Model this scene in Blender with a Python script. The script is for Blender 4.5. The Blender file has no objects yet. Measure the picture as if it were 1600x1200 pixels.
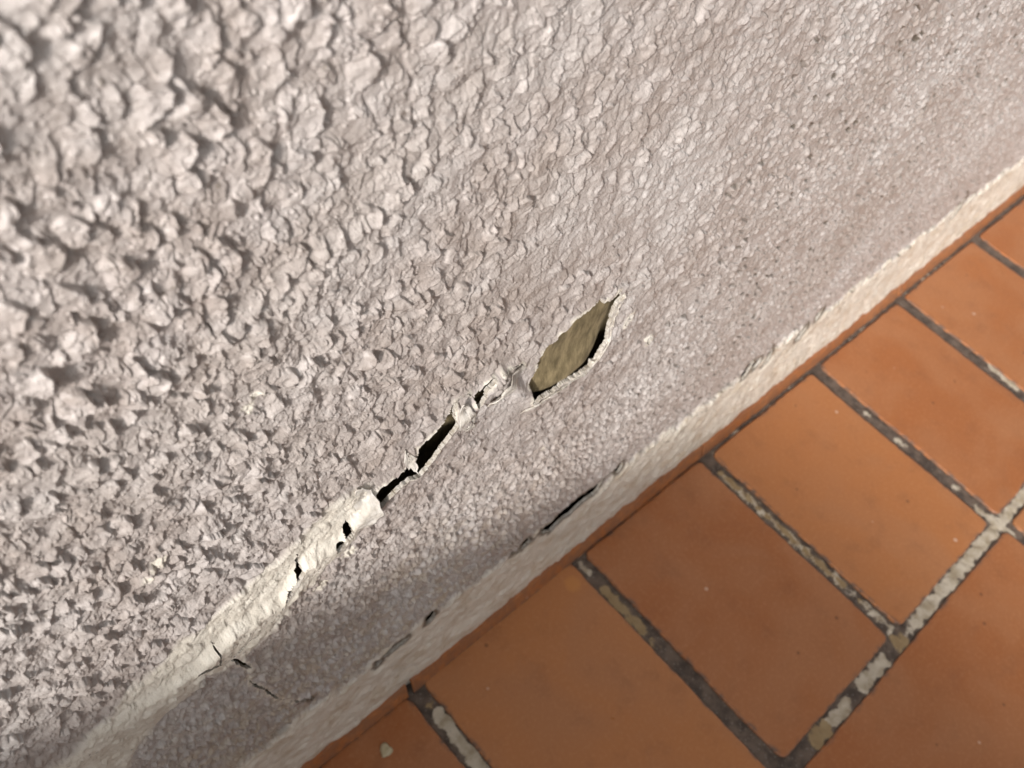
import bpy, math
import numpy as np
R = math.radians
# ------------------------------------------------------------------ camera, sky, sun, exposure
scn = bpy.context.scene
cam_d = bpy.data.cameras.new("camera"); cam = bpy.data.objects.new("camera", cam_d)
scn.collection.objects.link(cam); scn.camera = cam
cam_d.sensor_width = 36.0; cam_d.lens = 33.18; cam_d.clip_start = 0.01; cam_d.clip_end = 100
from mathutils import Matrix, Vector
rx = (0.72535267, -0.66763441, 0.16771343)
ry = (-0.47022412, -0.65848658, -0.58760931)
rz = (0.50274524, 0.34736108, -0.79157280)
m = Matrix(((rx[0], -ry[0], -rz[0], -0.830),
            (rx[1], -ry[1], -rz[1], -0.17791),
            (rx[2], -ry[2], -rz[2], 0.81676), (0, 0, 0, 1)))
cam.matrix_world = m
cam_d.dof.use_dof = True; cam_d.dof.focus_distance = 0.45; cam_d.dof.aperture_fstop = 33.18e-3 / 0.0025
SUN_DIR = Vector((-0.70, -0.36, 0.37)).normalized()      # towards the sun
world = bpy.data.worlds.new("World"); scn.world = world; world.use_nodes = True
wn = world.node_tree.nodes; wl = world.node_tree.links
bg = wn["Background"]; bg.inputs[1].default_value = 0.125
sky = wn.new("ShaderNodeTexSky"); sky.sky_type = 'NISHITA'; sky.sun_disc = False
sky.sun_elevation = math.asin(SUN_DIR.z); sky.sun_rotation = math.atan2(SUN_DIR.x, SUN_DIR.y)
sky.dust_density = 4.0; sky.air_density = 1.0
hs = wn.new("ShaderNodeHueSaturation"); hs.inputs["Saturation"].default_value = 0.0     # thin overcast
wl.new(sky.outputs[0], hs.inputs["Color"]); wl.new(hs.outputs[0], bg.inputs[0])
sd = bpy.data.lights.new("sun", 'SUN'); sd.energy = 3.5; sd.angle = R(5); sd.color = (1.0, 0.968, 0.93)
sun = bpy.data.objects.new("sun", sd); scn.collection.objects.link(sun)
sun.rotation_euler = (-SUN_DIR).to_track_quat('-Z', 'Y').to_euler()
scn.view_settings.view_transform = 'Standard'; scn.view_settings.look = 'None'
scn.view_settings.exposure = 0.22; scn.view_settings.gamma = 1.0
scn.cycles.max_bounces = 6; scn.cycles.diffuse_bounces = 4

# ------------------------------------------------------------------ noise helpers (numpy, millimetres)
_r = np.random.default_rng(7)
PERM = np.tile(_r.permutation(256), 3).astype(np.int32)
GA = np.linspace(0, 2 * np.pi, 256, endpoint=False)
GX = np.cos(GA).astype(np.float32); GY = np.sin(GA).astype(np.float32)
def rnd(ix, iy, k):
    h = PERM[(PERM[(PERM[(ix & 255)] + iy) & 255] + k) & 255]
    return h
def perlin(x, y, s, k=0):
    x = (x / s).astype(np.float32); y = (y / s).astype(np.float32)
    x0 = np.floor(x); y0 = np.floor(y); fx = x - x0; fy = y - y0
    ix = x0.astype(np.int32); iy = y0.astype(np.int32)
    u = fx * fx * fx * (fx * (fx * 6 - 15) + 10); v = fy * fy * fy * (fy * (fy * 6 - 15) + 10)
    def g(dx, dy):
        h = rnd(ix + dx, iy + dy, k)
        return GX[h] * (fx - dx) + GY[h] * (fy - dy)
    a = g(0, 0); b = g(1, 0); c = g(0, 1); d = g(1, 1)
    a = a + u * (b - a); c = c + u * (d - c)
    return (a + v * (c - a)) * 1.4
def fbm(x, y, s, k=0, o=3, p=0.5):
    t = 0; a = 1.0
    for i in range(o):
        t = t + a * perlin(x + 17.3 * i, y - 9.1 * i, s, k + 11 * i); a *= p; s *= 0.5
    return t
def sstep(a, b, x):
    t = np.clip((x - a) / (b - a), 0, 1); return t * t * (3 - 2 * t)
def plates(x, y, c, k, grad, edge, rmin, rmax, dx, dy, dens=1.0):
    """overlapping tilted flakes: each rises towards (dx, dy) and ends in a small cliff"""
    X = x / c; Y = y / c
    ix = np.floor(X).astype(np.int32); iy = np.floor(Y).astype(np.int32)
    h = np.zeros(x.shape, np.float32)
    for i in (-1, 0, 1):
        for j in (-1, 0, 1):
            a = rnd(ix + i, iy + j, k) / 255.0; b = rnd(ix + i, iy + j, k + 57) / 255.0
            r_ = rnd(ix + i, iy + j, k + 101) / 255.0; q = rnd(ix + i, iy + j, k + 173) / 255.0
            px = (ix + i + a - X) * -c; py = (iy + j + b - Y) * -c
            rr = c * (rmin + (rmax - rmin) * r_)
            ang = (q - .5) * 1.9; ca, sa = np.cos(ang), np.sin(ang)
            ex = dx * ca - dy * sa; ey = dx * sa + dy * ca
            al = px * ex + py * ey; ac = -px * ey + py * ex
            d = np.sqrt((al * 0.85) ** 2 + (ac * (1.0 + .5 * b)) ** 2)
            m_ = sstep(0, edge, rr - d)
            z = (0.35 + 0.65 * q) * grad * (al + rr * 0.9) * m_
            if dens < 1: z = z * (r_ * 0.5 + a * 0.5 < dens)
            h = h + np.maximum(z, 0).astype(np.float32) ** 5
    return h ** .2
def beads(x, y, c, k, rad, dens):
    X = x / c; Y = y / c
    ix = np.floor(X).astype(np.int32); iy = np.floor(Y).astype(np.int32)
    h = np.zeros(x.shape, np.float32)
    for i in (-1, 0, 1):
        for j in (-1, 0, 1):
            a = rnd(ix + i, iy + j, k) / 255.0; b = rnd(ix + i, iy + j, k + 57) / 255.0
            q = rnd(ix + i, iy + j, k + 31) / 255.0
            d2 = ((ix + i + a - X) ** 2 + (iy + j + b - Y) ** 2) * c * c
            rr = rad * (0.5 + 0.5 * b)
            z = np.sqrt(np.clip(rr * rr - d2, 0, None)) * (q < dens)
            h = np.maximum(h, z.astype(np.float32))
    return h
def poly_in(x, y, P):
    ins = np.zeros(x.shape, bool)
    for (x1, y1), (x2, y2) in zip(P, P[1:] + P[:1]):
        if y1 == y2: continue
        c = ((y1 > y) != (y2 > y)) & (x < (x2 - x1) * (y - y1) / (y2 - y1) + x1)
        ins ^= c
    return ins
def seg_dist(x, y, P, closed=True):
    """distance to a polyline and the closest point on it"""
    best = np.full(x.shape, 1e9, np.float32); bx = np.zeros_like(best); by = np.zeros_like(best)
    Q = list(zip(P, P[1:] + (P[:1] if closed else [])))
    if not closed: Q = list(zip(P[:-1], P[1:]))
    for (x1, y1), (x2, y2) in Q:
        ex, ey = x2 - x1, y2 - y1; L = ex * ex + ey * ey + 1e-9
        t = np.clip(((x - x1) * ex + (y - y1) * ey) / L, 0, 1)
        cx = x1 + t * ex; cy = y1 + t * ey
        d = np.hypot(x - cx, y - cy); w = d < best
        best[w] = d[w]; bx[w] = cx[w]; by[w] = cy[w]
    return best, bx, by

# ------------------------------------------------------------------ mesh helpers
def mesh_np(name, co, faces, mat, parent=None, smooth=True, attr=None):
    me = bpy.data.meshes.new(name)
    n = len(co); f = len(faces); k = faces.shape[1]
    me.vertices.add(n); me.vertices.foreach_set("co", np.ascontiguousarray(co, np.float32).ravel())
    me.loops.add(f * k); me.loops.foreach_set("vertex_index", np.ascontiguousarray(faces, np.int32).ravel())
    me.polygons.add(f); me.polygons.foreach_set("loop_start", np.arange(0, f * k, k, dtype=np.int32))
    me.polygons.foreach_set("loop_total", np.full(f, k, np.int32))
    me.polygons.foreach_set("use_smooth", np.full(f, smooth, bool))
    if attr is not None:
        a = me.color_attributes.new("mask", 'FLOAT_COLOR', 'POINT')
        a.data.foreach_set("color", np.ascontiguousarray(attr, np.float32).ravel())
    me.update(); me.validate()
    me.materials.append(mat)
    o = bpy.data.objects.new(name, me); scn.collection.objects.link(o)
    if parent: o.parent = parent
    return o
def compact(co, faces, attr=None):
    used = np.unique(faces); mp = np.full(len(co), -1, np.int64); mp[used] = np.arange(len(used))
    return co[used], mp[faces], (attr[used] if attr is not None else None)
def grid_faces(nx, ny):
    i = np.arange(nx * ny).reshape(nx, ny)
    return np.stack([i[:-1, :-1], i[1:, :-1], i[1:, 1:], i[:-1, 1:]], -1).reshape(-1, 4)
def tag(o, label=None, cat=None, group=None, kind=None):
    if label: o["label"] = label
    if cat: o["category"] = cat
    if group: o["group"] = group
    if kind: o["kind"] = kind
    return o

# ------------------------------------------------------------------ materials
def mat_new(name):
    mt = bpy.data.materials.new(name); mt.use_nodes = True
    return mt, mt.node_tree.nodes, mt.node_tree.links, mt.node_tree.nodes["Principled BSDF"]
class NT:
    def __init__(s, nodes, links): s.n = nodes; s.l = links
    def geo(s): return s.n.new("ShaderNodeNewGeometry").outputs["Position"]
    def noise(s, vec, scale, detail=4, rough=.55, dist=0):
        t = s.n.new("ShaderNodeTexNoise"); t.inputs["Scale"].default_value = scale; t.inputs["Detail"].default_value = detail
        t.inputs["Roughness"].default_value = rough; t.inputs["Distortion"].default_value = dist
        s.l.new(vec, t.inputs["Vector"]); return t.outputs["Fac"]
    def vor(s, vec, scale, feat='F1', out="Distance"):
        t = s.n.new("ShaderNodeTexVoronoi"); t.feature = feat; t.inputs["Scale"].default_value = scale
        s.l.new(vec, t.inputs["Vector"]); return t.outputs[out]
    def ramp(s, f, a, b):
        t = s.n.new("ShaderNodeMapRange"); t.interpolation_type = 'SMOOTHSTEP'
        t.inputs[1].default_value = a; t.inputs[2].default_value = b; s.l.new(f, t.inputs[0]); return t.outputs[0]
    def mix(s, f, a, b, mode='MIX'):
        t = s.n.new("ShaderNodeMix"); t.data_type = 'RGBA'; t.blend_type = mode
        for src, i in ((f, 0), (a, 6), (b, 7)):
            if isinstance(src, (tuple, list)): t.inputs[i].default_value = (*src, 1)
            elif isinstance(src, (int, float)): t.inputs[i].default_value = src
            else: s.l.new(src, t.inputs[i])
        return t.outputs[2]
    def math(s, op, a, b=0.0):
        t = s.n.new("ShaderNodeMath"); t.operation = op
        for src, i in ((a, 0), (b, 1)):
            if isinstance(src, (int, float)): t.inputs[i].default_value = src
            else: s.l.new(src, t.inputs[i])
        return t.outputs[0]
    def mask(s):
        t = s.n.new("ShaderNodeAttribute"); t.attribute_name = "mask"
        q = s.n.new("ShaderNodeSeparateColor"); s.l.new(t.outputs["Color"], q.inputs[0]); return q.outputs, t.outputs["Alpha"]
    def bump(s, h, st, d, bsdf, prev=None):
        t = s.n.new("ShaderNodeBump"); t.inputs["Strength"].default_value = st; t.inputs["Distance"].default_value = d
        s.l.new(h, t.inputs["Height"])
        if prev: s.l.new(prev, t.inputs["Normal"])
        if bsdf: s.l.new(t.outputs[0], bsdf.inputs["Normal"])
        return t.outputs[0]

PAINT = (0.375, 0.319, 0.287); PAINT2 = (0.48, 0.426, 0.397); CREAM = (0.77, 0.715, 0.625)
def plaster_material(name):
    mt, n, l, b = mat_new(name); t = NT(n, l); P = t.geo()
    (cr, dirt_shade, peach), al = t.mask()
    c = t.mix(t.ramp(t.noise(P, 60, 5), .35, .68), PAINT, PAINT2)
    c = t.mix(t.math('MULTIPLY', t.ramp(t.noise(P, 9, 3), .4, .7), .75), c, (0.52, 0.478, 0.452))
    c = t.mix(t.math('MULTIPLY', t.ramp(t.noise(P, 5.5, 6, .65, .7), .48, .66), .35), c, (0.34, 0.28, 0.24))
    cream = t.mix(t.ramp(t.noise(P, 110, 4), .35, .7), (0.68, 0.62, 0.53), CREAM)
    c = t.mix(cr, c, cream)
    pe = t.math('MULTIPLY', peach, t.ramp(t.noise(P, 75, 5, .6, .6), .42, .62))
    c = t.mix(t.math('MULTIPLY', pe, .7), c, (0.50, 0.40, 0.28))
    # specks of lodged dirt
    sp = t.math('SUBTRACT', 1.0, t.ramp(t.vor(P, 170), .10, .20)); sp = t.math('MULTIPLY', sp, t.ramp(t.noise(P, 40, 2), .5, .62))
    c = t.mix(t.math('MULTIPLY', sp, .55), c, (0.10, 0.075, 0.05))
    c = t.mix(dirt_shade, c, (0.075, 0.058, 0.038))  # mask includes painted shade of pits and band gaps
    l.new(c, b.inputs["Base Color"])
    b.inputs["Roughness"].default_value = 0.35; b.inputs["Specular IOR Level"].default_value = 0.45
    h = t.noise(P, 900, 4, .65)
    nb = t.bump(t.noise(P, 380, 3, .6), .35, .0012, None); t.bump(h, .45, .0007, b, nb)
    return mt
M_PLASTER = plaster_material("stucco_paint")
def simple(name, ca, cb, scale, rough=.8, bump=.3, bd=.0005, stretch=None):
    mt, n, l, b = mat_new(name); t = NT(n, l); P = t.geo()
    if stretch:
        q = n.new("ShaderNodeVectorMath"); q.operation = 'MULTIPLY'; q.inputs[1].default_value = stretch; l.new(P, q.inputs[0]); P = q.outputs[0]
    f = t.noise(P, scale, 6, .6)
    l.new(t.mix(t.ramp(f, .3, .7), ca, cb), b.inputs["Base Color"])
    b.inputs["Roughness"].default_value = rough
    t.bump(t.noise(P, scale * 3, 4, .6), bump, bd, b)
    return mt
M_BACK = simple("old_board", (0.105, 0.078, 0.036), (0.27, 0.208, 0.112), 210, .85, .5, .0008, (1, 1, .35))
M_RIM = simple("paint_edge", (0.34, 0.29, 0.23), (0.56, 0.52, 0.47), 300, .7, .8, .0008)
M_FLAKE = simple("dry_paint_skin", (0.46, 0.41, 0.35), (0.62, 0.58, 0.53), 140, .55, .5, .0006)

M_CHIP = simple("old_render", (0.42, 0.34, 0.20), (0.58, 0.50, 0.34), 130, .8, .5, .0008)

# ------------------------------------------------------------------ measured outlines on the wall, millimetres (x, z)
HOLE = [(-556.6,386.1),(-559.8,403.0),(-557.7,408.5),(-555.9,414.8),(-557.5,422.9),(-554.3,429.0),(-552.2,431.9),(-545.6,431.0),(-544.1,436.0),(-539.1,437.4),(-534.5,441.8),(-528.8,442.8),(-522.7,444.1),(-521.1,446.7),(-515.9,446.5),(-510.2,439.1),(-509.4,441.3),(-505.0,437.9),(-499.9,438.4),(-499.5,443.0),(-492.9,432.9),(-495.2,428.8),(-496.0,423.8),(-494.6,412.5),(-493.1,405.6),(-493.5,400.5),(-499.5,391.9),(-507.2,385.2),(-516.5,384.6),(-530.4,386.0),(-541.1,386.2),(-551.7,387.2)]
CR_A = [(-593.1,436.2),(-598.4,431.5),(-601.2,427.6),(-604.4,421.1),(-607.3,429.8),(-603.6,433.5),(-596.4,437.1)]
CR_B = [(-618.2,436.0),(-620.7,428.0),(-625.1,420.3),(-630.8,414.7),(-637.6,412.0),(-639.8,405.6),(-646.7,399.1),(-653.7,398.5),(-664.4,398.6),(-667.8,395.8),(-666.4,385.7),(-669.3,379.4),(-664.3,378.6),(-661.2,382.0),(-658.7,388.8),(-653.1,391.5),(-644.7,392.1),(-638.5,389.7),(-633.5,395.8),(-627.0,402.1),(-622.4,410.2),(-618.1,415.8),(-617.8,425.5)]
CR_C = [(-685.0,388.8),(-686.4,383.0),(-687.0,374.6),(-691.0,373.6),(-692.5,367.5),(-690.0,366.7),(-684.8,367.7),(-680.9,372.3),(-682.9,383.0)]
CR_D = [(-713.7,387.3),(-714.7,372.9),(-716.9,360.8),(-721.2,357.5),(-726.7,342.9),(-720.2,352.2),(-715.0,356.0),(-712.5,368.5),(-712.6,383.2)]
CR_E = [[(-764.7,358.1),(-763.4,342.5),(-763.5,325.8),(-761.7,325.4),(-762.3,342.4)],
        [(-776.8,337.1),(-771.2,336.3),(-766.3,331.4),(-759.0,317.9),(-766.6,328.3),(-771.6,332.5)],
        [(-756.7,317.8),(-752.8,313.1),(-749.1,299.9),(-745.5,285.9),(-750.2,295.1),(-754.3,309.8)],
        [(-749.8,277.1),(-744.4,255.5),(-739.1,240.0),(-732.2,209.2),(-721.9,180.4),(-733.2,207.5),(-740.1,237.3),(-745.4,252.9)]]
CR_F = [(-400.5,136.1),(-413.7,134.5),(-433.5,139.0),(-450.0,137.1),(-463.5,131.1),(-479.1,133.4),(-474.7,122.5),(-460.1,111.1),(-449.6,115.3),(-440.0,114.8),(-424.8,119.6),(-405.6,118.2)]
def slot(cx, cz, hl, hw, ang):
    ca, sa = math.cos(ang), math.sin(ang)
    return [(cx + u * hl * ca - v * hw * sa, cz + u * hl * sa + v * hw * ca) for u, v in ((-1, 0), (-.4, .9), (.3, 1), (1, .1), (.5, -.8), (-.3, -1))]
SLOTS = [slot(-474.6,404.5,2.4,2.6,.6), slot(-477.8,400.5,1.9,1.6,.4), slot(-435.2,352.9,3.6,5.5,.5),
         slot(-192,132,8,14,-.1), slot(-176,131,8,9,-.1), slot(-153.8,124,5,14,0), slot(-89,116,9,14,.1), slot(-380,133.7,5,9,0),
         slot(-630,125,14,5,0), slot(-596,128,6.5,9,.1), slot(-646,118,4,7,0), slot(-495,131,5,8,0), slot(-66,132,5,11,0), slot(233,126,9,24,.1)]
def thin(path, w):
    n_ = len(path); up = []; dn = []
    for i_, (a_, b_) in enumerate(path):
        q_ = path[min(i_ + 1, n_ - 1)]; p_ = path[max(i_ - 1, 0)]; tx_, tz_ = q_[0] - p_[0], q_[1] - p_[1]; L_ = math.hypot(tx_, tz_)
        k_ = w * .5 * (.25 if i_ in (0, n_ - 1) else 1.0); up.append((a_ - tz_ / L_ * k_, b_ + tx_ / L_ * k_)); dn.append((a_ + tz_ / L_ * k_, b_ - tx_ / L_ * k_))
    return up + dn[::-1]
SLOTS += [thin([(-711,358),(-706,354),(-700,357),(-695,361),(-691.5,365)], 1.5), thin([(-727,342),(-736,330),(-745,328),(-752,320),(-757,318)], 1.3),
          thin([(-481,131),(-488,128),(-494,130),(-502,127),(-512,128)], 3.2), thin([(-399,134),(-392,137),(-385,135),(-376,131)], 3.0),
          thin([(-721,178),(-716,168),(-708,160),(-704,150)], 2.2), thin([(-606,430),(-611,436),(-616,437)], 1.0), thin([(-566,424),(-572,431),(-580,434),(-590,436.5)], 1.2)]
OPEN = [HOLE, CR_A, CR_B, CR_C, CR_D] + CR_E + [CR_F] + SLOTS
TOPLINE = [(-900,330),(-815.6,336.2),(-774.6,337.7),(-755.6,349.4),(-725.7,349.6),(-709.7,373.8),(-690.1,371.2),(-672.9,392.7),(-642.2,393),(-623.2,415.7),(-605.4,426.5),(-586.9,434.1),(-566,405),(-552,388),(-528,385),(-506,385),(-494,396),(-470,398),(-435,360),(-380,330)]
FILL = [(-900,300),(-857.6,330),(-823.8,343.8),(-788.2,365.6),(-760.2,376.5),(-727.8,389.8),(-705.7,403.3),(-687.2,411.4),(-673.8,409.6),(-665.1,397.4),(-667.7,373.4),(-683.6,360.0),(-697.9,351.2),(-718,338),(-731.3,316.5),(-751.7,308.5),(-772.9,320.8),(-785.7,305.5),(-804.3,301.7),(-821.7,270),(-844.1,248.1),(-900,230)]

# ------------------------------------------------------------------ stucco wall: one displaced surface laid out round the foot nearest the camera
PX, PZ = -830.0, 817.0
def graded(vals):                      # vals: list of (start, step) -> positions
    out = [vals[0][0]]; j = 0
    while out[-1] < vals[-1][0]:
        while j + 1 < len(vals) - 1 and out[-1] >= vals[j + 1][0]: j += 1
        a, sa = vals[j]; b, sb = vals[j + 1]
        t = (out[-1] - a) / (b - a); out.append(out[-1] + sa + (sb - sa) * min(max(t, 0), 1))
    return np.array(out)
th = graded([(-185, .9), (-118, .5), (-104, .09), (-98, .045), (-18, .045), (-10, .12), (5, .8), (62, 1.2)])
th = np.radians(th)
rr = [2.0]
while rr[-1] < 2400:
    r_ = rr[-1]; st = 0.78 * (r_ * r_ + 178.0 ** 2) / (944.0 * 178.0) if r_ < 1550 else 30.0
    st = max(st, .17) if r_ > 90 else 1.5
    st = min(st, 1.15) if r_ < 1550 else st
    rr.append(r_ + st)
rr = np.array(rr)
TH, RR = np.meshgrid(th, rr, indexing='ij')
X = (PX + RR * np.cos(TH)); Z = (PZ + RR * np.sin(TH))
NTH, NR = X.shape
keepz = (Z > -40)
X = X.ravel().astype(np.float32); Z = Z.ravel().astype(np.float32); keepz = keepz.ravel()
print("wall verts", X.size)
live = keepz & (Z < 1500)
x = X[live]; z = Z[live]

def below_line(x, z):
    bx = np.array([p[0] for p in TOPLINE]); bz = np.array([p[1] for p in TOPLINE])
    return np.interp(x, bx, bz) - z          # >0 under the crack
def height(x, z, near=None):
    # band edge
    bt = 131 + 9 * fbm(x, x * 0 + 3.0, 90, 5, 3) + 3 * perlin(x, z, 9, 6)
    band = sstep(4, -4, z - bt + 9 * perlin(x, z, 16, 7) + 4 * perlin(x, z, 5, 8))
    under = below_line(x, z)
    fine = sstep(400, 140, z) * .5 + .15 * sstep(-650, -100, x)       # finer, flatter texture lower down and to the right
    fine = np.clip(fine + .30 * sstep(-15, 25, under) * sstep(700, 500, -x * -1 + 1200), 0, 1)
    fill = np.zeros_like(x)
    s = (x < -640) & (z > 200) & (z < 440)
    if s.any():
        wx = x[s] + 5 * perlin(x[s], z[s], 14, 3); wz = z[s] + 6 * perlin(x[s], z[s], 16, 4)
        d, _, _ = seg_dist(wx, wz, FILL); ins = poly_in(wx, wz, FILL)
        fill[s] = sstep(-3, 4, np.where(ins, d, -d))
    # ragged domain
    w1x = x + 2.6 * perlin(x, z, 8, 21) + 1.1 * perlin(x, z, 3.2, 22); w1z = z + 2.6 * perlin(x, z, 8, 23) + 1.1 * perlin(x, z, 3.2, 24)
    dx, dz = .74, -.67
    big = plates(w1x * 1.12, w1z * .74, 6.7, 31, .38, .85, .28, .84, dx, dz, .78)
    med = plates(w1x * 1.1 + 40, w1z * .72 + 13, 4.3, 47, .33, .65, .30, .90, dx, dz, .9)
    sml = plates(x + 1.2 * perlin(x, z, 4.0, 61) * .8 + 90, z + 1.2 * perlin(x, z, 4.0, 62), 3.3, 77, .30, .6, .35, .95, dx, dz)
    amp = .85 + .4 * sstep(-.5, .6, fbm(x, z, 60, 90, 2))
    h = 1.0 * fbm(x, z, 30, 1, 2)
    h = h + (1 - fine) * (amp * (big + .6 * med) + .30 * sml) + fine * (.34 * big * amp + .72 * med * amp + .85 * sml + 1.05 * beads(x + perlin(x, z, 4, 2), z + perlin(x, z, 4, 6), 5.2, 141, 1.9, .75))
    h = h + .30 * fbm(x, z, 5.5, 12, 3, .55) + 1.0 * fbm(w1x * .75, w1z, 12, 14, 2) + fine * .45 * fbm(x, z, 5.0, 15, 3, .6)
    h = h + beads(x, z, 5.5, 19, .9, .45) * .8 + beads(x, z, 2.9, 29, .62, .55) * .9
    h = h * (1.0 - .38 * sstep(-760, -520, x) - .16 * sstep(-520, -150, x)) + .5 * sstep(-700, -400, x)
    grain = beads(x + 1.5 * perlin(x, z, 4, 2), z + 1.5 * perlin(x, z, 4, 6), 7.0, 241, 2.7, .8)
    h = h + grain * (.55 * sstep(-620, -300, x) + 1.05 * sstep(385, 230, z) * sstep(-300, -560, x)) * (1 - fill)
    pu = x * .84 - z * .54; pv = x * .54 + z * .84
    pit = beads(pu * .30 + 1.2 * perlin(pv, pu * .5, 7, 70), pv + 1.2 * perlin(pu * .5, pv, 6, 71), 6.4, 83, 1.75, .55) * sstep(-560, -250, x) * sstep(70, 150, z)
    h = h - 1.4 * sstep(.1, .9, pit)
    hf = 1.3 * fbm(x, z, 24, 35, 3) + .5 * fbm(x, z, 6, 36, 3) + .9 + .30 * (big + sml)
    hf = hf - .8 * beads(x, z, 6, 41, .8, .2)
    h = h + (hf + 1.0 - h) * fill * .93
    # base band: flaking smooth render, a little proud and flared towards the floor
    hb = 3.9 + 1.8 * fbm(x, z, 26, 55, 3) + .6 * fbm(x, z, 9, 56, 3, .5) + .12 * sml + .10 * plates(x, z, 6, 58, .3, .6, .35, .9, -.3, .95) + 2.2 * sstep(75, 20, z) - 2.5 * sstep(22, 4, z)
    h = h + (hb - h) * band
    groove = np.exp(-((z - bt - 3) / 3.2) ** 2) * sstep(-.1, .35, perlin(x, z * 0, 60, 66) + .15)
    h = h - 1.6 * groove
    if near is not None:
        base = 1.5 * fbm(x, z, 34, 1, 2) + 1.6; q = sstep(0, np.where(z < 165, 11.0, 4.5), near); h = base + (h - base) * (.30 + .70 * q)
    # loosened skin lifts along the crack
    act = sstep(-880, -760, x) * sstep(-440, -520, x)
    lift = act * (4.6 * np.exp(-np.clip(under, 0, None) / 26.0) * sstep(-8, 4, under)
                  + 1.0 * np.exp(-np.clip(-under, 0, None) / 9.0))
    hg = sstep(-590, -540, x) * sstep(-465, -500, x)
    lift = lift * (1 + .15 * hg)
    return h + lift, band, fill, groove, pit
cm = np.zeros_like(x); dirt_shade = np.zeros_like(x)
nearc = np.full(x.shape, 99.0, np.float32)
snapx = x.copy(); snapz = z.copy(); inside = np.zeros(x.shape, bool)
for P in OPEN:
    P = [(float(a), float(b)) for a, b in P]
    xs = [p[0] for p in P]; zs = [p[1] for p in P]
    s = np.where((x > min(xs) - 12) & (x < max(xs) + 12) & (z > min(zs) - 12) & (z < max(zs) + 12))[0]
    # ragged outline: subdivide with jitter
    Q = []
    for k in range(len(P)):
        a = P[k]; b = P[(k + 1) % len(P)]; L = math.hypot(b[0] - a[0], b[1] - a[1]); nn = max(1, int(L / 1.6))
        for q in range(nn):
            t = q / nn; j = 0 if q == 0 else min(.38, .14 * L)
            Q.append((a[0] + (b[0] - a[0]) * t + _r.uniform(-j, j), a[1] + (b[1] - a[1]) * t + _r.uniform(-j, j)))
    Q = np.array(Q); ext = min(max(xs) - min(xs), max(zs) - min(zs)); am = min(1.9, .12 * ext)
    Q = Q + am * np.stack([fbm(Q[:, 0], Q[:, 1], 4.2, 151, 2), fbm(Q[:, 0], Q[:, 1], 4.2, 152, 2)], 1)
    Q = [tuple(q) for q in Q.tolist()]
    d, cx, cz = seg_dist(x[s], z[s], Q); ins = poly_in(x[s], z[s], Q)
    inside[s] |= ins
    cell = .30 + .0006 * np.hypot(x[s] - PX, z[s] - PZ)
    sn = d < cell
    snapx[s[sn]] = cx[sn]; snapz[s[sn]] = cz[sn]
    inside[s[sn]] = False
    nearc[s] = np.minimum(nearc[s], d)
h, band, fill, groove, pit = height(x, z, nearc)
cream = np.clip(band * 1.0 + fill, 0, 1)
# chips of bare cream render further up
for cx, cz, r_ in ((-777,456,3.5), (-783,450,2.5), (-727,529,2.4), (-731,524,1.8), (-520,300,2.5), (-700,332,5), (-682,350,5)):
    d = np.hypot(x - cx + 3 * perlin(x, z, 4, 3), z - cz + 3 * perlin(x, z, 4, 9)); cream = np.maximum(cream, sstep(r_ + 1, r_ - 1, d))
# bare edges close to the crack
cream = np.maximum(cream, .9 * sstep(1.9 , .2, nearc + 2.6 * perlin(x, z, 5, 8)))
dirt_shade = .75 * groove * sstep(.0, .5, perlin(x, z, 18, 44) + .15) * sstep(0, .4, perlin(x, z, 70, 45) + .1)
for P in [CR_E[0], CR_E[2], CR_E[3]]:
    cxm = np.mean([p[0] for p in P]); czm = np.mean([p[1] for p in P])
dirt_shade = np.maximum(dirt_shade, .72 * sstep(.2, .8, pit) * (.6 + .6 * sstep(-.3, .5, perlin(x, z, 60, 12))))  # pit grime, also painted dark for the shade of deeper pits
dirt_shade = np.maximum(dirt_shade, .85 * sstep(4.5, 1.2, nearc + 1.5 * perlin(x, z, 4, 5)) * (z < 165) * (z > 85))  # dark rims painted for the shade inside the band openings
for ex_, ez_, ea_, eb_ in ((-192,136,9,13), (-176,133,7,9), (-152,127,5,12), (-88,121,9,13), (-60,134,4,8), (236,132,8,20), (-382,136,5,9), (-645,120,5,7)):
    dirt_shade = np.maximum(dirt_shade, .9 * sstep(1.15, .75, np.hypot((x - ex_) / ea_, (z - ez_) / eb_) + .35 * perlin(x, z, 6, 5)))  # dark blobs painted as the shade of gaps along the band
peach = np.maximum(band * sstep(.0, .5, fbm(x, z, 30, 91, 2) + .25) * .8, (1 - band) * sstep(230, 20, z - 130) * sstep(-440, -620, x) * (.75 + .4 * perlin(x, z, 25, 13)))
attr = np.stack([cream, dirt_shade, peach, np.ones_like(x)], 1)
h = h + .6 * np.exp(-nearc / 2.2) * (z > 160)          # curled lips
CO = np.zeros((X.size, 3), np.float32); AT = np.zeros((X.size, 4), np.float32); INS = np.zeros(X.size, bool)
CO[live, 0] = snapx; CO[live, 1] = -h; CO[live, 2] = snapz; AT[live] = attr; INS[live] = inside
CO *= .001
F = grid_faces(NTH, NR)
ok = live[F].all(1) & ~INS[F].any(1)
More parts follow.
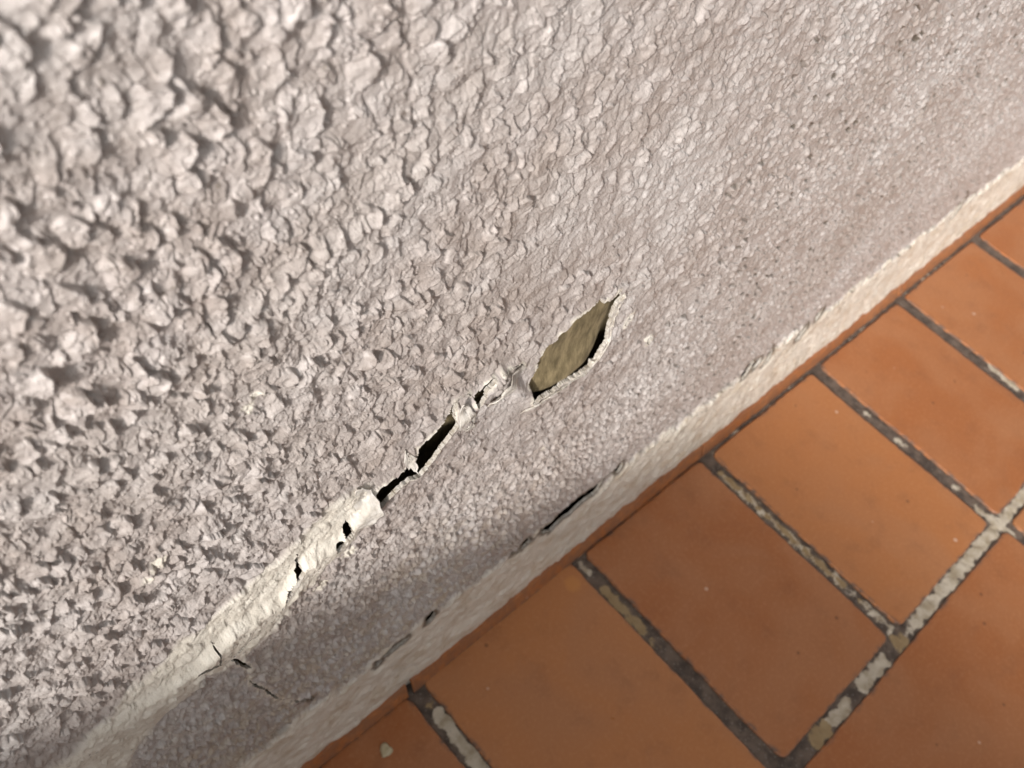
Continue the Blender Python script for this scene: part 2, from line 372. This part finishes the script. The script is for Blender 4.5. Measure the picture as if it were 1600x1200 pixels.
# drop faces whose middle lies in an opening though all corners were snapped
zb = CO[F][:, :, 2].mean(1); xb = CO[F][:, :, 0].mean(1)
cand = np.where(ok & (zb > .09) & (zb < .47) & (xb > -.79) & (xb < .26))[0]
for P in OPEN:
    P = [(a * .001, b * .001) for a, b in P]
    x0 = min(p[0] for p in P); x1 = max(p[0] for p in P); z0 = min(p[1] for p in P); z1 = max(p[1] for p in P)
    c2 = cand[(xb[cand] > x0) & (xb[cand] < x1) & (zb[cand] > z0) & (zb[cand] < z1)]
    i_ = poly_in(xb[c2], zb[c2], P)
    allsn = (nearc[np.searchsorted(np.where(live)[0], F[c2].ravel())].reshape(-1, 4) < 1.0).all(1) if len(c2) else i_
    ok[c2[i_ & allsn]] = False
zbt = CO[F][:, :, 2].mean(1) * 1000
bt_ = 131 + 9 * fbm(CO[F[:, 0], 0] * 1000, CO[F[:, 0], 0] * 0 + 3.0, 90, 5, 3)
isband = zbt < bt_

wall = bpy.data.objects.new("stucco_wall", None); scn.collection.objects.link(wall)
tag(wall, "rough grey-beige painted stucco wall with a long crack and a torn hole, cream band at its foot", "wall")
def skirt(Fk, allok, depth):
    """thickness of the coat along the openings: walls running back from the open edges"""
    e = np.concatenate([Fk[:, [0, 1]], Fk[:, [1, 2]], Fk[:, [2, 3]], Fk[:, [3, 0]]])
    key = np.sort(e, 1); key = key[:, 0].astype(np.int64) * X.size + key[:, 1]
    _, inv, cnt = np.unique(key, return_inverse=True, return_counts=True)
    e = e[cnt[inv] == 1]
    near = np.full(X.size, 99.0, np.float32); near[live] = nearc
    e = e[(near[e] < 2.0).all(1)]
    vs = np.unique(e); mp = {int(v): i for i, v in enumerate(vs)}
    f = []
    n = len(vs)
    for a, b in e: f.append((mp[int(b)], mp[int(a)], mp[int(a)] + n, mp[int(b)] + n))
    top = CO[vs]; bot = top.copy(); bot[:, 1] += depth
    # the coat breaks raggedly
    return np.concatenate([top, bot]), np.array(f), np.concatenate([AT[vs]] * 2)
Fok = F[ok]
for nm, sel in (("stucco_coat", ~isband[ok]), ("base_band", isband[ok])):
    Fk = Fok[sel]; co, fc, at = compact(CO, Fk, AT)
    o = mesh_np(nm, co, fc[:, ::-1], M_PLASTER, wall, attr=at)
sc_, sf_, sa_ = skirt(Fok, None, .0026)
sa_[:, 0] = 1; sa_[:, 1] = 0
o = mesh_np("broken_edge", sc_, sf_, M_RIM, wall, smooth=False)
o["label"] = "pale broken edge of the stucco coat round the hole and the cracks"
print("skirt faces", len(sf_))

# old board / substrate seen through the openings
gx = np.arange(-860, -20, 2.0); gz = np.arange(60, 500, 2.0)
GXX, GZZ = np.meshgrid(gx, gz, indexing='ij'); gxf = GXX.ravel(); gzf = GZZ.ravel()
dep = 22.0 - 21.0 * np.exp(-(((gxf + 528) / 52) ** 2 + ((gzf - 418) / 50) ** 2) ** 2.5) - 19.5 * np.exp(-(((gxf + 642) / 24) ** 2 + ((gzf - 402) / 20) ** 2) ** 2)
dep = dep - 7.5 * np.exp(-((gzf - 384) / 15) ** 2) * np.exp(-(((gxf + 524) / 36) ** 4))
dep = dep + .5 * fbm(gxf, gzf, 12, 2, 3)
mesh_np("backing_board", np.stack([gxf, dep, gzf], 1) * .001, grid_faces(len(gx), len(gz))[:, ::-1], M_BACK, wall)

# curled skins of paint along the crack
def skin(P, lift, dirx, seedk, th_=.7):
    P = np.array(P, float); c = P.mean(0)
    n = 26; out = []
    u = np.linspace(0, 1, 15)[1:]
    # densify outline
    O = []
    for k in range(len(P)):
        a = P[k]; b = P[(k + 1) % len(P)]
        for t in np.linspace(0, 1, 7)[:-1]: O.append(a + (b - a) * t + _r.normal(0, .45, 2))
    O = np.array(O); N = len(O)
    pts = [c] + [c + (o_ - c) * q for q in u for o_ in O]
    pts = np.array(pts)
    hh, *_ = height(pts[:, 0].astype(np.float32), pts[:, 1].astype(np.float32), np.zeros(len(pts), np.float32))
    d = np.array(dirx, float); d /= np.linalg.norm(d)
    s = (pts - c) @ d; s = s / np.abs(s).max()
    y = hh + .6 + lift * np.clip(s + .35, 0, None) ** 1.6 + .8 * fbm(pts[:, 0], pts[:, 1], 5, seedk, 3, .6)
    co = np.stack([pts[:, 0], -y, pts[:, 1]], 1); bk = co.copy(); bk[:, 1] += th_
    f = []; M_ = len(pts); L = len(u)
    for i in range(N):
        j = (i + 1) % N; f.append((0, 1 + j, 1 + i, 1 + i)); 
        for k in range(L - 1):
            a = 1 + k * N; b2 = 1 + (k + 1) * N; f.append((a + i, a + j, b2 + j, b2 + i))
        a = 1 + (L - 1) * N; f.append((a + i, a + j, M_ + a + j, M_ + a + i))
        for k in range(L - 1):
            a = M_ + 1 + k * N; b2 = M_ + 1 + (k + 1) * N; f.append((a + i, b2 + i, b2 + j, a + j))
    me = bpy.data.meshes.new("paint_skin")
    me.from_pydata((np.concatenate([co, bk]) * .001).tolist(), [], [tuple(dict.fromkeys(q)) for q in f]); me.update()
    for p in me.polygons: p.use_smooth = True
    me.materials.append(M_FLAKE)
    o = bpy.data.objects.new("paint_skin", me); scn.collection.objects.link(o); o.parent = wall
    return o
skin([(-618.5,439.0),(-612.2,431.5),(-604.0,413.7),(-601.5,400.0),(-609.6,404.4),(-616.8,416.8)], 4.0, (-.6, .8), 3)["label"] = "white curled skin of paint standing at the crack"
skin([(-592.6,434.8),(-577.4,433.3),(-565.8,424.8),(-578.3,416.0),(-588.6,411.9),(-597.8,418.6)], 3.5, (-.5, .8), 4)["label"] = "cream skin of paint between the crack and the hole"
skin([(-678.9,411.8),(-669.5,403.9),(-666.5,386.7),(-670.9,377.9),(-680.3,379.4),(-682.4,392.1)], 3.0, (.9, -.3), 5)["label"] = "cream lump of render hanging over the black gap"
skin([(-648.8,417.2),(-640.8,405.6),(-641.5,396.0),(-647.9,402.8)], 2.5, (.5, -.8), 6)["label"] = "small cream tongue of render at the olive gap"

# pale curled lip along the lower side of the hole
def lip(path, wid, name):
    path = np.array(path, float); t = np.linspace(0, len(path) - 1, 120)
    px = np.interp(t, np.arange(len(path)), path[:, 0]); pz = np.interp(t, np.arange(len(path)), path[:, 1])
    for _ in range(6):
        px[1:-1] = (px[:-2] + 2 * px[1:-1] + px[2:]) / 4; pz[1:-1] = (pz[:-2] + 2 * pz[1:-1] + pz[2:]) / 4
    tx = np.gradient(px); tz = np.gradient(pz); L = np.hypot(tx, tz); nx, nz = -tz / L, tx / L
    co = []; K = 8
    for i in range(120):
        w = wid * (.6 + .4 * math.sin(i * .13) ** 2) * min(1, i / 10, (119 - i) / 10 + .15)
        hh, *_ = height(np.array([px[i]], np.float32), np.array([pz[i]], np.float32), np.zeros(1, np.float32)); y0 = float(hh[0])
        for k in range(K):
            a = 2 * math.pi * k / K
            co.append((px[i] + nx[i] * w * .55 * math.cos(a), -(y0 + .6 + w * .95 * math.sin(a)) , pz[i] + nz[i] * w * .55 * math.cos(a)))
    f = [(i * K + k, i * K + (k + 1) % K, (i + 1) * K + (k + 1) % K, (i + 1) * K + k) for i in range(119) for k in range(K)]
    co = np.array(co)
    co += .35 * np.stack([fbm(co[:, 0] * 1.0, co[:, 2] + co[:, 1], 7.0, q_, 3, .7) for q_ in (3, 4, 5)], 1)
    return mesh_np(name, co * .001, np.array(f), M_RIM, wall)
lip([(-565,381),(-556,383.5),(-545,385),(-530,384.3),(-516,383.2),(-507,383.8),(-499,390),(-492.5,398.5),(-491,404)], 1.0, "torn_lip")["label"] = "white torn lip along the lower side of the hole"
lip([(-491,404),(-491.5,411),(-493,420),(-492.5,428),(-491.5,436)], 1.1, "torn_lip")["label"] = "flaky torn lip at the far end of the hole"

# ------------------------------------------------------------------ floor
def grout_material():
    mt, n, l, b = mat_new("grout"); t = NT(n, l); P = t.geo(); (pale, tan, _), al = t.mask()
    c = t.mix(t.ramp(t.noise(P, 90, 5), .3, .7), (0.062, 0.044, 0.034), (0.155, 0.112, 0.085))
    c = t.mix(t.math('MULTIPLY', t.math('SUBTRACT', 1.0, t.ramp(t.vor(P, 260), .12, .3)), .5), c, (0.26, 0.23, 0.20))
    tn = t.ramp(t.math('ADD', tan, t.math('MULTIPLY', t.math('SUBTRACT', t.noise(P, 110, 5, .7), .5), 2.2)), .42, .8)
    c = t.mix(tn, c, t.mix(t.noise(P, 70, 3), (0.22, 0.135, 0.055), (0.40, 0.30, 0.17)))
    pl = t.ramp(t.math('ADD', pale, t.math('MULTIPLY', t.math('SUBTRACT', t.noise(P, 110, 8, .78), .5), 2.2)), .38, .66)
    c = t.mix(pl, c, t.mix(t.ramp(t.noise(P, 70, 5), .3, .65), (0.36, 0.29, 0.20), (0.58, 0.51, 0.41)))
    l.new(c, b.inputs["Base Color"]); b.inputs["Roughness"].default_value = .75
    t.bump(t.noise(P, 500, 5, .65), .6, .001, b); return mt
def tile_material():
    mt, n, l, b = mat_new("terracotta_tile"); t = NT(n, l); P = t.geo(); (tone, spot, edge), al = t.mask()
    c = t.mix(tone, (0.36, 0.125, 0.040), (0.45, 0.178, 0.062))
    c = t.mix(t.math('MULTIPLY', t.ramp(t.noise(P, 11, 4, .5, .8), .35, .7), .6), c, (0.41, 0.18, 0.080))
    c = t.mix(t.math('MULTIPLY', t.ramp(t.noise(P, 34, 4, .6), .5, .75), .35), c, (0.26, 0.10, 0.042))
    c = t.mix(t.math('MULTIPLY', t.ramp(t.noise(P, 260, 3), .45, .75), .18), c, (0.60, 0.30, 0.14))
    cell = n.new("ShaderNodeTexVoronoi"); cell.inputs["Scale"].default_value = 34; l.new(P, cell.inputs["Vector"])
    q = n.new("ShaderNodeSeparateColor"); l.new(cell.outputs["Color"], q.inputs[0])
    dk = t.math('MULTIPLY', t.math('SUBTRACT', 1.0, t.ramp(cell.outputs["Distance"], .05, .085)), t.math('GREATER_THAN', q.outputs[0], .72))
    c = t.mix(t.math('MULTIPLY', dk, .6), c, (0.13, 0.05, 0.025))
    lt = t.math('MULTIPLY', t.math('SUBTRACT', 1.0, t.ramp(cell.outputs["Distance"], .06, .09)), t.math('LESS_THAN', q.outputs[0], .16))
    c = t.mix(t.math('MULTIPLY', lt, .55), c, (0.72, 0.52, 0.40))
    pr = t.math('SUBTRACT', 1.0, t.ramp(t.vor(P, 330), .05, .14)); pr = t.math('MULTIPLY', pr, t.ramp(t.noise(P, 60, 2), .5, .65))
    c = t.mix(t.math('MULTIPLY', pr, .45), c, (0.20, 0.075, 0.03))
    c = t.mix(t.math('MULTIPLY', spot, .5), c, (0.60, 0.26, 0.07))
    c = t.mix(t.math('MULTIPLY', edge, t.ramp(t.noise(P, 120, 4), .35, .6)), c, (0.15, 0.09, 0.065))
    l.new(c, b.inputs["Base Color"])
    rg = n.new("ShaderNodeMapRange"); rg.inputs[3].default_value = .2; rg.inputs[4].default_value = .46
    l.new(t.noise(P, 25, 5, .6), rg.inputs[0]); l.new(rg.outputs[0], b.inputs["Roughness"])
    b.inputs["Specular IOR Level"].default_value = .5
    nb = t.bump(t.noise(P, 22, 3), .25, .004, None)
    t.bump(t.noise(P, 420, 4), .12, .0006, b, nb)
    return mt
M_GROUT = grout_material(); M_TILE = tile_material()
# tile layout in millimetres: near row, joints about every 200; next row of longer tiles
joints = [-1004,-803,-604,-401,-203.5,4,199.5,402,600,801,1002,1203]
YN, YF = -18.0, -268.5
tiles = []
for a, b in zip(joints[:-1], joints[1:]):
    tiles.append((a + 9 + _r.uniform(-1, 1), b - 9 + _r.uniform(-1, 1), YF + _r.uniform(-1.5, 1.5), (YN + (4 if -420 < a < -300 else 0) if a > -500 else YN + 8 if a > -700 else YN + 6) + _r.uniform(-1, 1)))
for a, b in ((-1200,-802),(-802,-404),(-396,10),(10,416),(416,820),(820,1220)):
    tiles.append((a + 7, b - 7, -560, -284.5 + _r.uniform(-1, 1)))
for a, b in zip(joints[:-1], joints[1:]): tiles.append((a + 7, b - 7, -826, -576))
tco = []; tfc = []; tat = []; off = 0
for ti, (x0, x1, y0, y1) in enumerate(tiles):
    big = y1 < -570
    st = 2.5 if not big else 6
    nx = int((x1 - x0) / st); ny = int((y1 - y0) / st)
    def ax(a, b, n):
        e = np.array([0, 0, .25, .7, 1.3, 2.2, 3.4]); m_ = np.linspace(a + 5, b - 5, n); return np.concatenate([a + e, m_, b - e[::-1]])
    ex = np.array([-9, 0, -.9, -.35, -.12, -.02, 0.0])
    ez = np.array([-9, -1.7, -.95, -.45, -.2, -.05, 0.0])
    xs = ax(x0, x1, nx); ys = ax(y0, y1, ny)
    zx = np.concatenate([ez, np.zeros(nx), ez[::-1]]); zy = np.concatenate([ez, np.zeros(ny), ez[::-1]])
    XX, YY = np.meshgrid(xs, ys, indexing='ij'); ZZ = np.minimum(zx[:, None], zy[None, :])
    # hand-made outline: edges wander, corners knocked off
    cxm, cym = (x0 + x1) / 2, (y0 + y1) / 2
    wx = 1.1 * fbm(YY.ravel(), YY.ravel() * 0 + ti * 31.7, 60, 3, 3).reshape(XX.shape) * np.sign(XX - cxm) * (np.abs(XX - cxm) / ((x1 - x0) / 2)) ** 4
    wy = 1.1 * fbm(XX.ravel(), XX.ravel() * 0 + ti * 17.1, 60, 4, 3).reshape(XX.shape) * np.sign(YY - cym) * (np.abs(YY - cym) / ((y1 - y0) / 2)) ** 4
    dxe = np.minimum(XX - x0, x1 - XX); dye = np.minimum(YY - y0, y1 - YY)
    cr = np.clip(6 - (dxe + dye), 0, None) * .35
    XX = XX + wx + np.sign(cxm - XX) * cr; YY = YY + wy + np.sign(cym - YY) * cr
    ZZ = ZZ + .25 * fbm(XX.ravel(), YY.ravel(), 70, 9 + ti, 2).reshape(XX.shape) + _r.uniform(-.4, .4) - .3 * np.clip(1 - np.minimum(dxe, dye) / 14, 0, 1) ** 2
    spot = sstep(9, 6.5, np.hypot(XX + 424, (YY + 29) * 1.0 ) + 1.5 * perlin(XX.ravel(), YY.ravel(), 8, 3).reshape(XX.shape))
    edge = np.clip(1 - (np.minimum(dxe, dye) + 3.0 * perlin(XX.ravel(), YY.ravel(), 14, 6 + ti).reshape(XX.shape)) / 3.0, 0, 1)
    tone = np.full(XX.shape, _r.uniform(-.5, 1.2))
    if y1 < -280 and x0 > 0 and x0 < 100: tone[:] = 1.6  # sunlit look put into the tile tone here
    tco.append(np.stack([XX, YY, ZZ], -1).reshape(-1, 3)); tfc.append(grid_faces(*XX.shape) + off)
    tat.append(np.stack([tone, spot, edge, np.ones_like(tone)], -1).reshape(-1, 4)); off += XX.size
# grout bed
gx = np.concatenate([np.arange(-1300, -760, 12.0), np.arange(-760, 660, 1.6), np.arange(660, 1300, 12.0)]); gy = np.concatenate([np.arange(-1200, -480, 12.0), np.arange(-480, 12, 1.6)])
A_, B_ = np.meshgrid(gx, gy, indexing='ij'); a_ = A_.ravel(); b_ = B_.ravel()
zz = -3.0 + .7 * fbm(a_, b_, 11, 5, 3) + .5 * fbm(a_, b_, 3.2, 6, 2)
PALE = [(-590,-11,-420,-13,3,.45),(-190,-17,-20,-18,4,.38),(20,-17,120,-18,4,.42),(220,-17,390,-18,4,.45),(-204.7,-45,-203,-215,6.0,.5),(-202.3,-232,-203,-262,6,.6),(-204,-277,-165,-275,5,.55),(-175,-276,-10,-276,7.0,.95),(-237,-277,-275,-277,7,.9),(-302,-277,-328,-277,6,.85),
        (-601,-40,-603,-120,6,.85),(209,-150,204,-190,6,.8),(2,-250,3,-292,6,.75),(2,-140,5,-148,5,.7),(10,-276,80,-276,6,.85),(-402,-18,-402,-30,4,.6),(3,-95,4,-99,3.5,.6),(5,-215,5,-222,4,.6)]
TAN = [(-403,-55,-403,-105,6,.95),(-204,-277,-208,-277,9,1.),(-336,-277,-352,-277,8,1.),(-204,-40,-203,-205,4.5,.95),(-203,-225,-203,-262,4,.7),(-601,-30,-602,-60,5,.6),(-403,-110,-403,-125,5,.6)]
pale = np.zeros_like(a_); tan = np.zeros_like(a_)
for lst, arr in ((PALE, pale), (TAN, tan)):
    for x1, y1, x2, y2, w, s in lst:
        d, _, _ = seg_dist(a_, b_, [(x1, y1), (x2, y2)], closed=False)
        np.maximum(arr, s * sstep(w + 4, w - 4, d + 3.5 * perlin(a_, b_, 9, 2)), out=arr)
tan = np.where(tan > 0, tan, 0); pale = pale * (1 - .8 * (tan > .9))
zz = zz + .7 * pale + .8 * tan
gat = np.stack([pale, tan, tan * 0, tan * 0 + 1], 1)
floor = mesh_np("floor", np.stack([a_, b_, zz], 1) * .001, grid_faces(len(gx), len(gy)), M_GROUT, attr=gat)
tag(floor, "terracotta tiled floor with worn dark grout meeting the stucco wall", kind="structure")
mesh_np("tile_surface", np.concatenate(tco) * .001, np.concatenate(tfc), M_TILE, floor, attr=np.concatenate(tat))
# cut strips of tile along the wall foot: a rounded little cove
sco = []; sfc = []; sat = []; off = 0
for x0, x1 in ((-1000,-612),(-606,-207),(-204.5,199),(201,602),(604,1100)):
    prof = [(14,15),(1,17.5),(-3,17.5),(-5.5,15.6),(-7.8,12.0),(-9.8,7.0),(-11.4,2.6),(-12.8,-.2),(-13.2,-5)]
    xs = np.concatenate([[x0, x0, x0 + .6], np.arange(x0 + 3, x1 - 2, 3.0), [x1 - .6, x1, x1]])
    for i, xx in enumerate(xs):
        sh = -5 if i in (0, len(xs) - 1) else (-.4 if i in (1, len(xs) - 2) else 0)
        wob = float(perlin(np.array([xx]), np.array([0.0]), 70, 9)[0]); wo2 = float(perlin(np.array([xx]), np.array([9.0]), 110, 12)[0])
        for (py, pz) in prof:
            sco.append((xx, py - (1.2 * wo2 + .4 * wob), pz + sh + (.9 * wob if pz > 0 else 0)))
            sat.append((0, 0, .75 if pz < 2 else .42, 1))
    sfc.append(grid_faces(len(xs), len(prof)) + off); off += len(xs) * len(prof)
mesh_np("edge_strip", np.array(sco) * .001, np.concatenate(sfc)[:, ::-1], M_TILE, floor, attr=np.array(sat))

# ------------------------------------------------------------------ unseen low wall, added to cast shade on the near floor
def box_np(x0, x1, y0, y1, z0, z1, step=12):
    xs = np.arange(x0, x1 + 1, step); ys = np.arange(y0, y1 + 1, step); zs = np.arange(z0, z1 + 1, step); co = []; fc = []; off = 0
    for (u, v, ax_, val, fl) in ((ys, zs, 0, x0, 0), (ys, zs, 0, x1, 1), (xs, zs, 1, y0, 1), (xs, ys, 2, z1, 1)):
        U, V = np.meshgrid(u, v, indexing='ij'); U = U.ravel(); V = V.ravel()
        n_ = 1.8 * fbm(U, V, 30, 7, 4) * np.minimum(1, np.minimum.reduce([U - u[0], u[-1] - U, V - v[0], v[-1] - V]) / 30) * (1 if fl else -1)
        c = np.zeros((len(U), 3)); o_ = [q for q in (0, 1, 2) if q != ax_]; c[:, ax_] = val + n_; c[:, o_[0]] = U; c[:, o_[1]] = V
        f = grid_faces(len(u), len(v)) + off
        co.append(c); fc.append(f); off += len(U)
    return np.concatenate(co) * .001, np.concatenate(fc)
pc, pf = box_np(-1600, -1420, -2400, -12, 0, 690)
par = mesh_np("shade_wall", pc, pf, M_PLASTER, smooth=False, attr=np.tile([0, 0, 0, 1.], (len(pc), 1)))
tag(par, "unseen low stucco wall added to shade the near floor, square to the cracked wall", "wall")

# ------------------------------------------------------------------ the loose chip on the floor
def lump(name, cx, cy, cz, sx, sy, sz, seed, mat):
    rg = np.random.default_rng(seed); N = 22; L = 9
    ang = np.linspace(0, 2 * np.pi, N, endpoint=False); rad = 1 + .16 * np.sin(2 * ang + seed) + .13 * np.sin(3 * ang + 2 * seed) + rg.normal(0, .035, N)
    co = [(cx, cy, cz + sz)]
    for k in range(1, L + 1):
        q = k / L; zq = (1 - q ** 5) if q < 1 else -.15
        for a, r_ in zip(ang, rad): co.append((cx + sx * r_ * q * math.cos(a), cy + sy * r_ * q * math.sin(a), cz + sz * zq * (1 + .25 * math.cos(a + seed)) + rg.normal(0, .05) * sz))
    f = [(0, 1 + i, 1 + (i + 1) % N) for i in range(N)]
    for k in range(L - 1):
        a = 1 + k * N; b = 1 + (k + 1) * N
        f += [(a + i, b + i, b + (i + 1) % N, a + (i + 1) % N) for i in range(N)]
    f.append(tuple(range(len(co) - N, len(co)))[::-1])
    me = bpy.data.meshes.new(name); me.from_pydata([(p[0] * .001, p[1] * .001, p[2] * .001) for p in co], [], f); me.update()
    for p in me.polygons: p.use_smooth = True
    me.materials.append(mat)
    o = bpy.data.objects.new(name, me); scn.collection.objects.link(o); return o
chip = lump("render_chip", -655, -36, .2, 6.2, 5.2, 2.4, 5, M_CHIP)
tag(chip, "cream chip of fallen render lying on the nearest tile by the wall foot", "chip")
